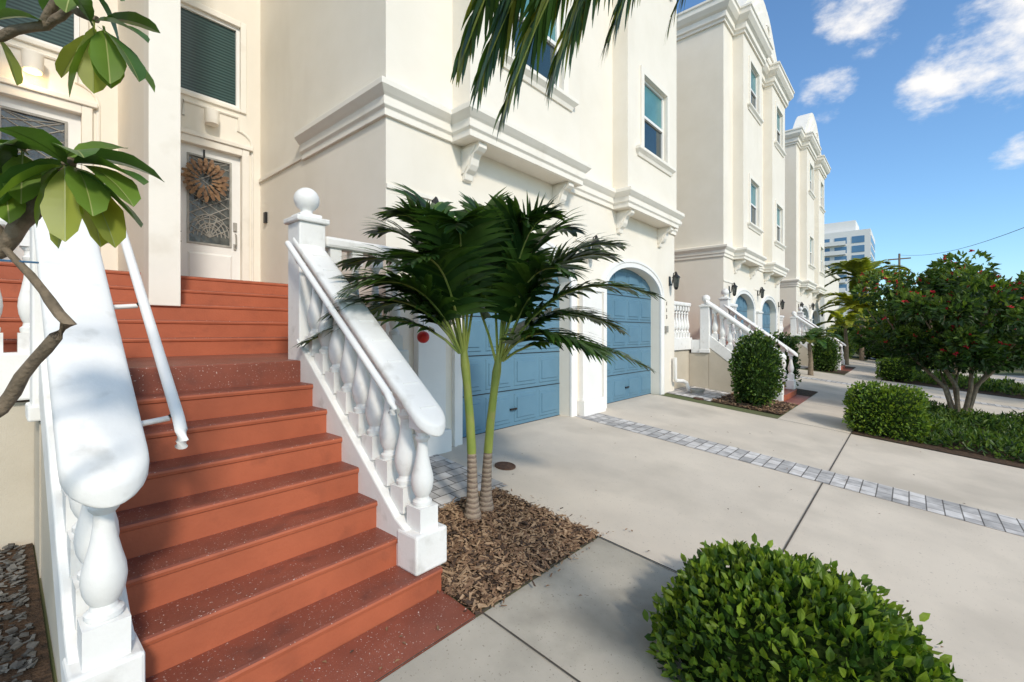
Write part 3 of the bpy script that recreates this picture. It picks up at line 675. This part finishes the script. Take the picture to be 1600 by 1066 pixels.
def bigleaf(mb,p,d,l,w,m,droop=.6):
    p=Vector(p); d=Vector(d).normalized(); s=d.cross(UP)
    if s.length<.2: s=Vector((1,0,0))
    s=(s.normalized()+rv()*.45).normalized(); s=(s-d*s.dot(d)).normalized(); q=p.copy(); prev=None; n=10
    for k in range(n+1):
        f=k/n; ww=w*(math.sin(math.pi*min(1,(f*.93+.02))**1.35))**.8 if f<.99 else .001
        ww*=1+.06*math.sin(k*2.2+l*50)
        if f<.12: ww=.003
        nn=s.cross(d).normalized()
        cur=(q-s*ww+nn*ww*.28,q,q+s*ww+nn*ww*.28)
        if prev:
            mb.face([prev[0],prev[1],cur[1],cur[0]],m); mb.face([prev[1],prev[2],cur[2],cur[1]],m)
            mb.face([prev[1]+nn*.001-s*.0015,prev[1]+nn*.0015+s*.0015,cur[1]+nn*.0015+s*.0015,cur[1]+nn*.001-s*.0015],3)
        prev=cur; d=(d-UP*droop/n*1.3).normalized(); q=q+d*l/n
r_=Vector((.6574,-.7536,0)); f_=Vector((.7536,.6574,0))
mb=MB()
def cluster(c,specs):
    for l,d,z,ln,m in specs:
        bigleaf(mb,Vector(c)+rv()*.015,r_*l+f_*d+UP*z,ln*U(.9,1.1),ln*.19,m,U(.5,1.1))
cluster((.15,1.80,2.03),[(1,-.1,.15,.27,0),(.8,.4,.4,.24,0),(.6,-.4,-.2,.24,2),(.3,-.3,-.8,.24,1),(.9,.1,-.4,.24,0),(-.6,-.2,.4,.24,0),(-1,.2,.1,.26,0),(-.2,-.6,-.3,.24,2),(.1,.4,.6,.22,2),(-.5,.5,-.1,.22,0),(.6,-.1,-.9,.24,1),(.7,-.5,.3,.24,0),(-.8,-.4,-.2,.22,0),(.1,-.6,.3,.22,0),(-.3,-.3,-.8,.22,2),(.9,-.2,-.1,.24,2),(.8,0,-.7,.26,1),(-.1,-.2,-1,.22,1)])
cluster((.06,1.93,2.06),[(-.5,-.3,.2,.22,0),(-.3,.3,-.6,.2,1),(.4,-.4,-.5,.2,2),(-.9,0,.1,.22,0),(-.2,-.4,.5,.22,0),(-.7,-.2,-.6,.2,2),(-.4,-.4,-.2,.22,0),(.2,-.4,.1,.22,0)])
cluster((.02,1.97,1.98),[(-.5,-.3,-.1,.2,0),(.4,-.3,-.3,.19,2),(-.2,-.3,-.8,.19,1),(.3,-.2,.4,.18,0)])
cluster((.20,1.74,2.42),[(.9,0,.1,.18,0),(.9,-.1,-.5,.2,0),(.5,-.4,-.9,.2,2),(-.3,-.3,-.8,.2,2),(-.7,.1,-.4,.18,1),(.3,.4,.5,.17,0),(.2,-.5,.3,.17,0),(.6,.4,-.5,.19,2),(0,0,-1,.19,1),(.7,-.2,-.9,.2,2)])
cluster((.16,1.77,2.56),[(.8,0,.1,.17,0),(-.6,.2,.2,.17,0),(.2,-.5,-.5,.17,2),(.5,.3,-.6,.17,0)])
cluster((.0,1.97,2.42),[(.2,-.3,.9,.17,0),(-.5,.1,-.5,.18,2),(.4,.2,-.7,.16,1),(-.3,-.4,.5,.18,0),(.6,0,.3,.16,0)])
mb.build('crown',pl,('plA','plB','plC','rib'),smooth=True,ang=1)
mb=MB(); mb.tube([(-.45,2.0,1.745),(-.05,2.0,1.76),(.09,1.875,1.75)],.003,5); mb.build('tie_cord',pl,('hglass',))
# shrubs
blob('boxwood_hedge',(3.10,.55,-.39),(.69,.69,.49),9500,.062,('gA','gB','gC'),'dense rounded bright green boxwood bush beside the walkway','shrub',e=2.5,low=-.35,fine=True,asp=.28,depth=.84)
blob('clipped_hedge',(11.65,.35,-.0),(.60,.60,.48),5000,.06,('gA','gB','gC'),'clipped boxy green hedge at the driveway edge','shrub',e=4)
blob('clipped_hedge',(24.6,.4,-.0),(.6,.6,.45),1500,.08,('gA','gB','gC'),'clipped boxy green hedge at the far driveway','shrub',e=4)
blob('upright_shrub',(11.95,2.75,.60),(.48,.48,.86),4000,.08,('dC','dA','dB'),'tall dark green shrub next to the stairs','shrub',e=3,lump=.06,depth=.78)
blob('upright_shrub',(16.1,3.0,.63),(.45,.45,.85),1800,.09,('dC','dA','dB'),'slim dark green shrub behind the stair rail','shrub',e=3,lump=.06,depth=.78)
blob('upright_shrub',(25.0,2.9,.5),(.6,.5,.8),1500,.1,('dC','dA','dB'),'dark green shrub next to distant stairs','shrub',e=3,lump=.06)
def gcover(x0,x1,y0,y1,n,sz):
    mb=MB()
    for i in range(n):
        x,y=U(x0,x1),U(y0,y1); h=.20+.14*math.sin(x*2.1)*math.cos(y*2.7)+.06*math.sin(x*7+y*5)
        ed=min(x-x0,x1-x,y-y0,y1-y); h*=min(1,ed/.35+.2)
        p=Vector((x,y,gz(y)+max(.03,h)*U(.5,1.05))); d=(rv()+UP*.8).normalized(); s=d.cross(rv())
        if s.length<.1: continue
        leaf(mb,p,d,s.normalized(),sz*U(.7,1.4),sz*.16,random.choice((0,0,1,2)))
    o=mb.build('ground_cover',None,('dC','dA','dB')); o['kind']='stuff'; tag(o,'low spreading green juniper covering the planting bed','ground cover')
gcover(11.3,16.4,-3.5,.65,14000,.13); gcover(24.8,29.5,-3.5,.5,3500,.2)
# fallen leaves
mb=MB()
for i in range(70):
    x,y=(U(2.2,10.5),U(-.8,4.4)) if i<50 else (U(.5,1.8),U(2.1,2.4))
    z=gz(y)+.026; a=U(0,6.28); leaf(mb,Vector((x,y,z)),Vector((math.cos(a),math.sin(a),U(0,.2))),Vector((-math.sin(a),math.cos(a),0)),U(.025,.05),.009,random.randrange(3))
o=mb.build('leaf_litter',None,('straw','chipB','chipC')); o['kind']='stuff'; tag(o,'few dry brown leaves scattered on the concrete','leaves')
def ftree(loc,Rr,H,n,seed,label,leafs=14000,lz=.15,nf=260):
    random.seed(seed)
    x,y=loc; z=gz(y); rt=root('flowering_tree',label,'tree',(x,y,z),'flowering trees along the driveways')
    mb=MB()
    for i in range(7):
        a=i*.9+U(-.2,.2); rr=Rr*U(.4,.75); e=Vector((x+rr*math.cos(a),y+rr*math.sin(a),z+H*U(.55,.75)))
        p0=Vector((x+.08*math.cos(a),y+.08*math.sin(a),z-.05)); m1=Vector((x+rr*.25*math.cos(a+.3),y+rr*.25*math.sin(a+.3),z+H*.22)); m2=Vector((x+rr*.6*math.cos(a-.1),y+rr*.6*math.sin(a-.1),z+H*.42))
        mb.tube([p0,m1,m2,e],[.055,.045,.035,.015],8)
        for k in range(2):
            q=e+Vector((U(-.5,.5),U(-.5,.5),U(.1,.6))); mb.tube([m2,(m2+q)/2+rv()*.08,q],[.025,.018,.008],6)
    mb.build('trunk',rt,('bark',),smooth=True)
    mb=MB(); fl=MB(); cs=[]
    for i in range(n):
        while True:
            v=Vector((U(-1,1),U(-1,1),U(-.8,1)))
            if .25<v.length<1: break
        lump=1+.12*math.sin(v.x*5+seed)*math.cos(v.y*4)
        c=Vector((x+v.x*Rr*lump,y+v.y*Rr*lump,z+H*.66+v.z*H*.33*lump)); cs.append((c,U(.2,.45)))
    for i in range(leafs):
        c,r=random.choice(cs); d=rv(); p=c+Vector((d.x*r,d.y*r,d.z*r*.75)); dr=(d+rv()*.8+UP*.1).normalized(); s=dr.cross(rv())
        if s.length<.1: continue
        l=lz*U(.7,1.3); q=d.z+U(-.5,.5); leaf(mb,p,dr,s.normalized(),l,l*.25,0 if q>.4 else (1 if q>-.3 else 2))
    for i in range(nf):
        c,r=random.choice(cs); d=rv(); d.z=abs(d.z); p=c+d*r*1.1
        for k in range(6): 
            dd=rv(); s=dd.cross(rv())
            if s.length>.1: leaf(fl,p,dd,s.normalized(),.07,.02,0)
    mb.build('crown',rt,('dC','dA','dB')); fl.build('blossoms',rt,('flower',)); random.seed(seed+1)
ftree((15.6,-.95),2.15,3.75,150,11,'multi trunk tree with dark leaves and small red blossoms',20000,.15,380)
ftree((28.5,-1.4),2.4,4.2,80,23,'red flowering tree further along the driveways',7000,.2,150)
ftree((23.0,-4.5),2.3,4.3,80,31,'red flowering tree by the street edge',8000,.2,150)
def fpalm(x,y,H,Lr,n,mats,label,w=.035,nl=26):
    z=gz(y); rt=root('palm_tree',label,'palm tree',(x,y,z)); 
    mb=MB(); mb.tube([(x,y,z-.1),(x+.05,y,z+H*.5),(x,y+.05,z+H)],[.05*H**.5+.05,.05*H**.5+.02,.04*H**.5+.02],10); mb.build('trunk',rt,('bark',),smooth=True)
    mb=MB()
    for i in range(n):
        a=i*2.4; e=U(-.5,.9); hr=Lr*math.cos(e*.6)
        frond(mb,(x,y,z+H),(x+.45*hr*math.cos(a),y+.45*hr*math.sin(a),z+H+Lr*(.45+.3*e)),(x+hr*math.cos(a),y+hr*math.sin(a),z+H+Lr*e*.6),nl,Lr*.3,w,.7,(0,0,1),2,rr=.02)
    mb.build('crown',rt,mats)
random.seed(5)
fpalm(43.8,2.6,5.6,2.9,22,('sunny','pY','shaft'),'tall sunlit yellow green palm behind the row',.10)
fpalm(37,2.3,3.0,2.4,20,('sunny','pY','shaft'),'sunlit bushy palm near the far driveway',.10)
fpalm(31,2.6,2.0,1.7,14,('sunny','pA','shaft'),'green palm beside the far stairs',.06)
fpalm(21.8,3.0,1.3,1.2,14,('pA','pB','shaft'),'small dark green palm near the second stairs',.035)
for i,(x,y,r,h) in enumerate(((36,-1,1.6,2.2),(40,1.2,1.5,1.8),(46,-2.5,2.4,3.2),(52,0,2.5,3),(58,-5,3.5,4),(60,3,3,3.0),(70,-9,5,6),(48,-7,2.6,3.4),(42,-9.5,2,2.6),(80,-2,5,5),(90,-14,7,7),(75,-18,6,7),(33.5,3.4,1.0,1.7),(39.5,3.6,1.3,2.0))):
    blob('street_tree' if r>2.4 else 'garden_shrub',(x,y,gz(y)+h*.5),(r,r,h*.55),1700,.14+.05*r,('dC','dA','dB'),'leafy green mass along the far end of the street','shrub',e=2.1,group='distant street greenery',lump=.09,depth=.75)
# ---------------------------------------------------------------- background buildings
hr=root('apartment_tower','white apartment tower with blue glass and balconies','building',(190,18,0))
mb=MB(); mb.box(180,205,9,34,-1,34); mb.box(184,198,13,30,34,38); mb.build('wall',hr,('hwhite',))
for f in range(4,11):
    z=f*3
    for k in range(5):
        y=10.5+k*4.5; g=MB(); g.box(179.9,180.05,y,y+3.2,z,z+2.1); g.build('window',hr,('hglass',))
    for k in range(4):
        x=181+k*5.8; g=MB(); g.box(x,x+4.2,8.9,9.05,z,z+2.1); g.build('window',hr,('hglass',))
    g=MB(); g.box(178.6,180,15.2,28.5,z-.5,z-.15); g.box(178.6,178.75,15.2,28.5,z-.15,z+.8); g.build('balcony',hr,('hwhite',))
lb=root('low_building','low cream stucco building beyond the townhouses','building',(68,11,0))
mb=MB(); mb.box(62,76,7.2,16,-.1,8.6); mb.box(61.8,76.2,7.0,16.2,8.6,9.0); mb.build('wall',lb,('stucco',))
for z in(1.2,4.0,6.3):
    for y in(8.2,10.6,13): mb=MB(); mb.box(61.93,62.05,y,y+1.2,z,z+1.4); mb.build('window',lb,('glass',))
up=root('utility_pole','wooden utility pole carrying an overhead wire','utility pole',(82,1.0,0))
mb=MB(); mb.tube([(82,1,-1),(82,1,12.4)],[.16,.12],8); mb.box(81.9,82.1,-.2,2.2,11.6,11.75); mb.build('pole',up,('bark',))
mb=MB(); A=Vector((82,1,12.2));B=Vector((24,-7.2,7.2))
mb.tube([A.lerp(B,k/16)-UP*(1.2*math.sin(math.pi*k/16)) for k in range(17)]+[Vector((0,-11,8.5))],.018,5); mb.build('wire',up,('black',))
# ---------------------------------------------------------------- light
sv=Vector((-.30,-.80,.60)).normalized()
el=math.asin(sv.z); az=math.atan2(sv.x,sv.y)
sd=bpy.data.lights.new('sun','SUN'); sd.energy=2.6; sd.angle=math.radians(7); sd.color=(1,.915,.80)
so=bpy.data.objects.new('sun',sd); col.objects.link(so); so.rotation_euler=sv.to_track_quat('Z','Y').to_euler()
pd=bpy.data.lights.new('porch_bulb','POINT'); pd.energy=3; pd.color=(1,.65,.3); pd.shadow_soft_size=.05
po=bpy.data.objects.new('porch_bulb',pd); col.objects.link(po); po.location=(.355,8.35,4.82)
wd=bpy.data.worlds.new('World'); scene.world=wd; wd.use_nodes=True; nt=wd.node_tree; L=nt.links
bg=nt.nodes['Background']; bg.inputs['Strength'].default_value=.15
sk=N(nt,'ShaderNodeTexSky',sky_type='NISHITA'); sk.sun_disc=False; sk.sun_elevation=el; sk.sun_rotation=az; sk.air_density=1.0; sk.dust_density=.6; sk.ozone_density=1.5
tc=N(nt,'ShaderNodeTexCoord')
def mth(op,a,b=None,c=None):
    n=N(nt,'ShaderNodeMath',operation=op)
    for i,x in enumerate((a,b,c)):
        if x is None: continue
        if isinstance(x,(int,float)): n.inputs[i].default_value=x
        else: L.new(x,n.inputs[i])
    return n.outputs[0]
no=N(nt,'ShaderNodeTexNoise'); no.inputs['Scale'].default_value=8; no.inputs['Detail'].default_value=10; no.inputs['Roughness'].default_value=.6
mpn=N(nt,'ShaderNodeMapping'); mpn.inputs['Scale'].default_value=(1,1,1.8)
L.new(tc.outputs['Generated'],mpn.inputs[0]); L.new(mpn.outputs[0],no.inputs['Vector'])
tot=None
for d,aa,am in(((.915,-.105,.39),5.5,1.0),((.915,-.03,.348),3.6,.85),((.93,-.15,.42),5.5,1),((.872,.055,.49),4.2,.95),((.911,.104,.398),3.0,.8),((.957,-.116,.263),2.2,.7),((-.5,-.5,.7),35,1.15),((-.7,.3,.65),30,1.1),((.1,-.85,.5),28,1.1)):  # last three wide patches: unseen bright clouds added behind camera as fill light
    v=Vector(d).normalized(); n=N(nt,'ShaderNodeVectorMath',operation='DOT_PRODUCT'); L.new(tc.outputs['Generated'],n.inputs[0]); n.inputs[1].default_value=v
    mr=N(nt,'ShaderNodeMapRange'); mr.inputs['From Min'].default_value=math.cos(math.radians(aa)); mr.inputs['From Max'].default_value=1; mr.inputs['To Max'].default_value=am
    L.new(n.outputs['Value'],mr.inputs['Value']); tot=mr.outputs[0] if tot is None else mth('MAXIMUM',tot,mr.outputs[0])
val=mth('ADD',mth('MULTIPLY',tot,.75),mth('MULTIPLY',mth('SUBTRACT',no.outputs['Fac'],.5),2.4))
mr=N(nt,'ShaderNodeMapRange',interpolation_type='SMOOTHSTEP'); mr.inputs['From Min'].default_value=.2; mr.inputs['From Max'].default_value=.8
L.new(val,mr.inputs['Value'])
gate=mth('MULTIPLY',mr.outputs[0],mth('MINIMUM',mth('MULTIPLY',tot,5),1))
mul=N(nt,'ShaderNodeMixRGB',blend_type='MULTIPLY'); mul.inputs[0].default_value=1; mul.inputs['Color2'].default_value=(.92,1.22,1.42,1); L.new(sk.outputs[0],mul.inputs['Color1'])
mx=N(nt,'ShaderNodeMixRGB'); L.new(gate,mx.inputs[0]); L.new(mul.outputs[0],mx.inputs['Color1']); mx.inputs['Color2'].default_value=(7.0,6.85,6.7,1)
L.new(mx.outputs[0],bg.inputs['Color'])
# ---------------------------------------------------------------- camera
cd=bpy.data.cameras.new('camera'); cam=bpy.data.objects.new('camera',cd); col.objects.link(cam)
cam.location=(0,0,1.55); cd.lens=16; cd.sensor_width=36; cd.shift_y=-13/1600; cd.clip_start=.05; cd.clip_end=2000
cam.rotation_euler=(math.pi/2,0,math.atan2(.6574,.7536)-math.pi/2)
scene.camera=cam
scene.view_settings.view_transform='Standard'; scene.view_settings.look='None'; scene.view_settings.exposure=0
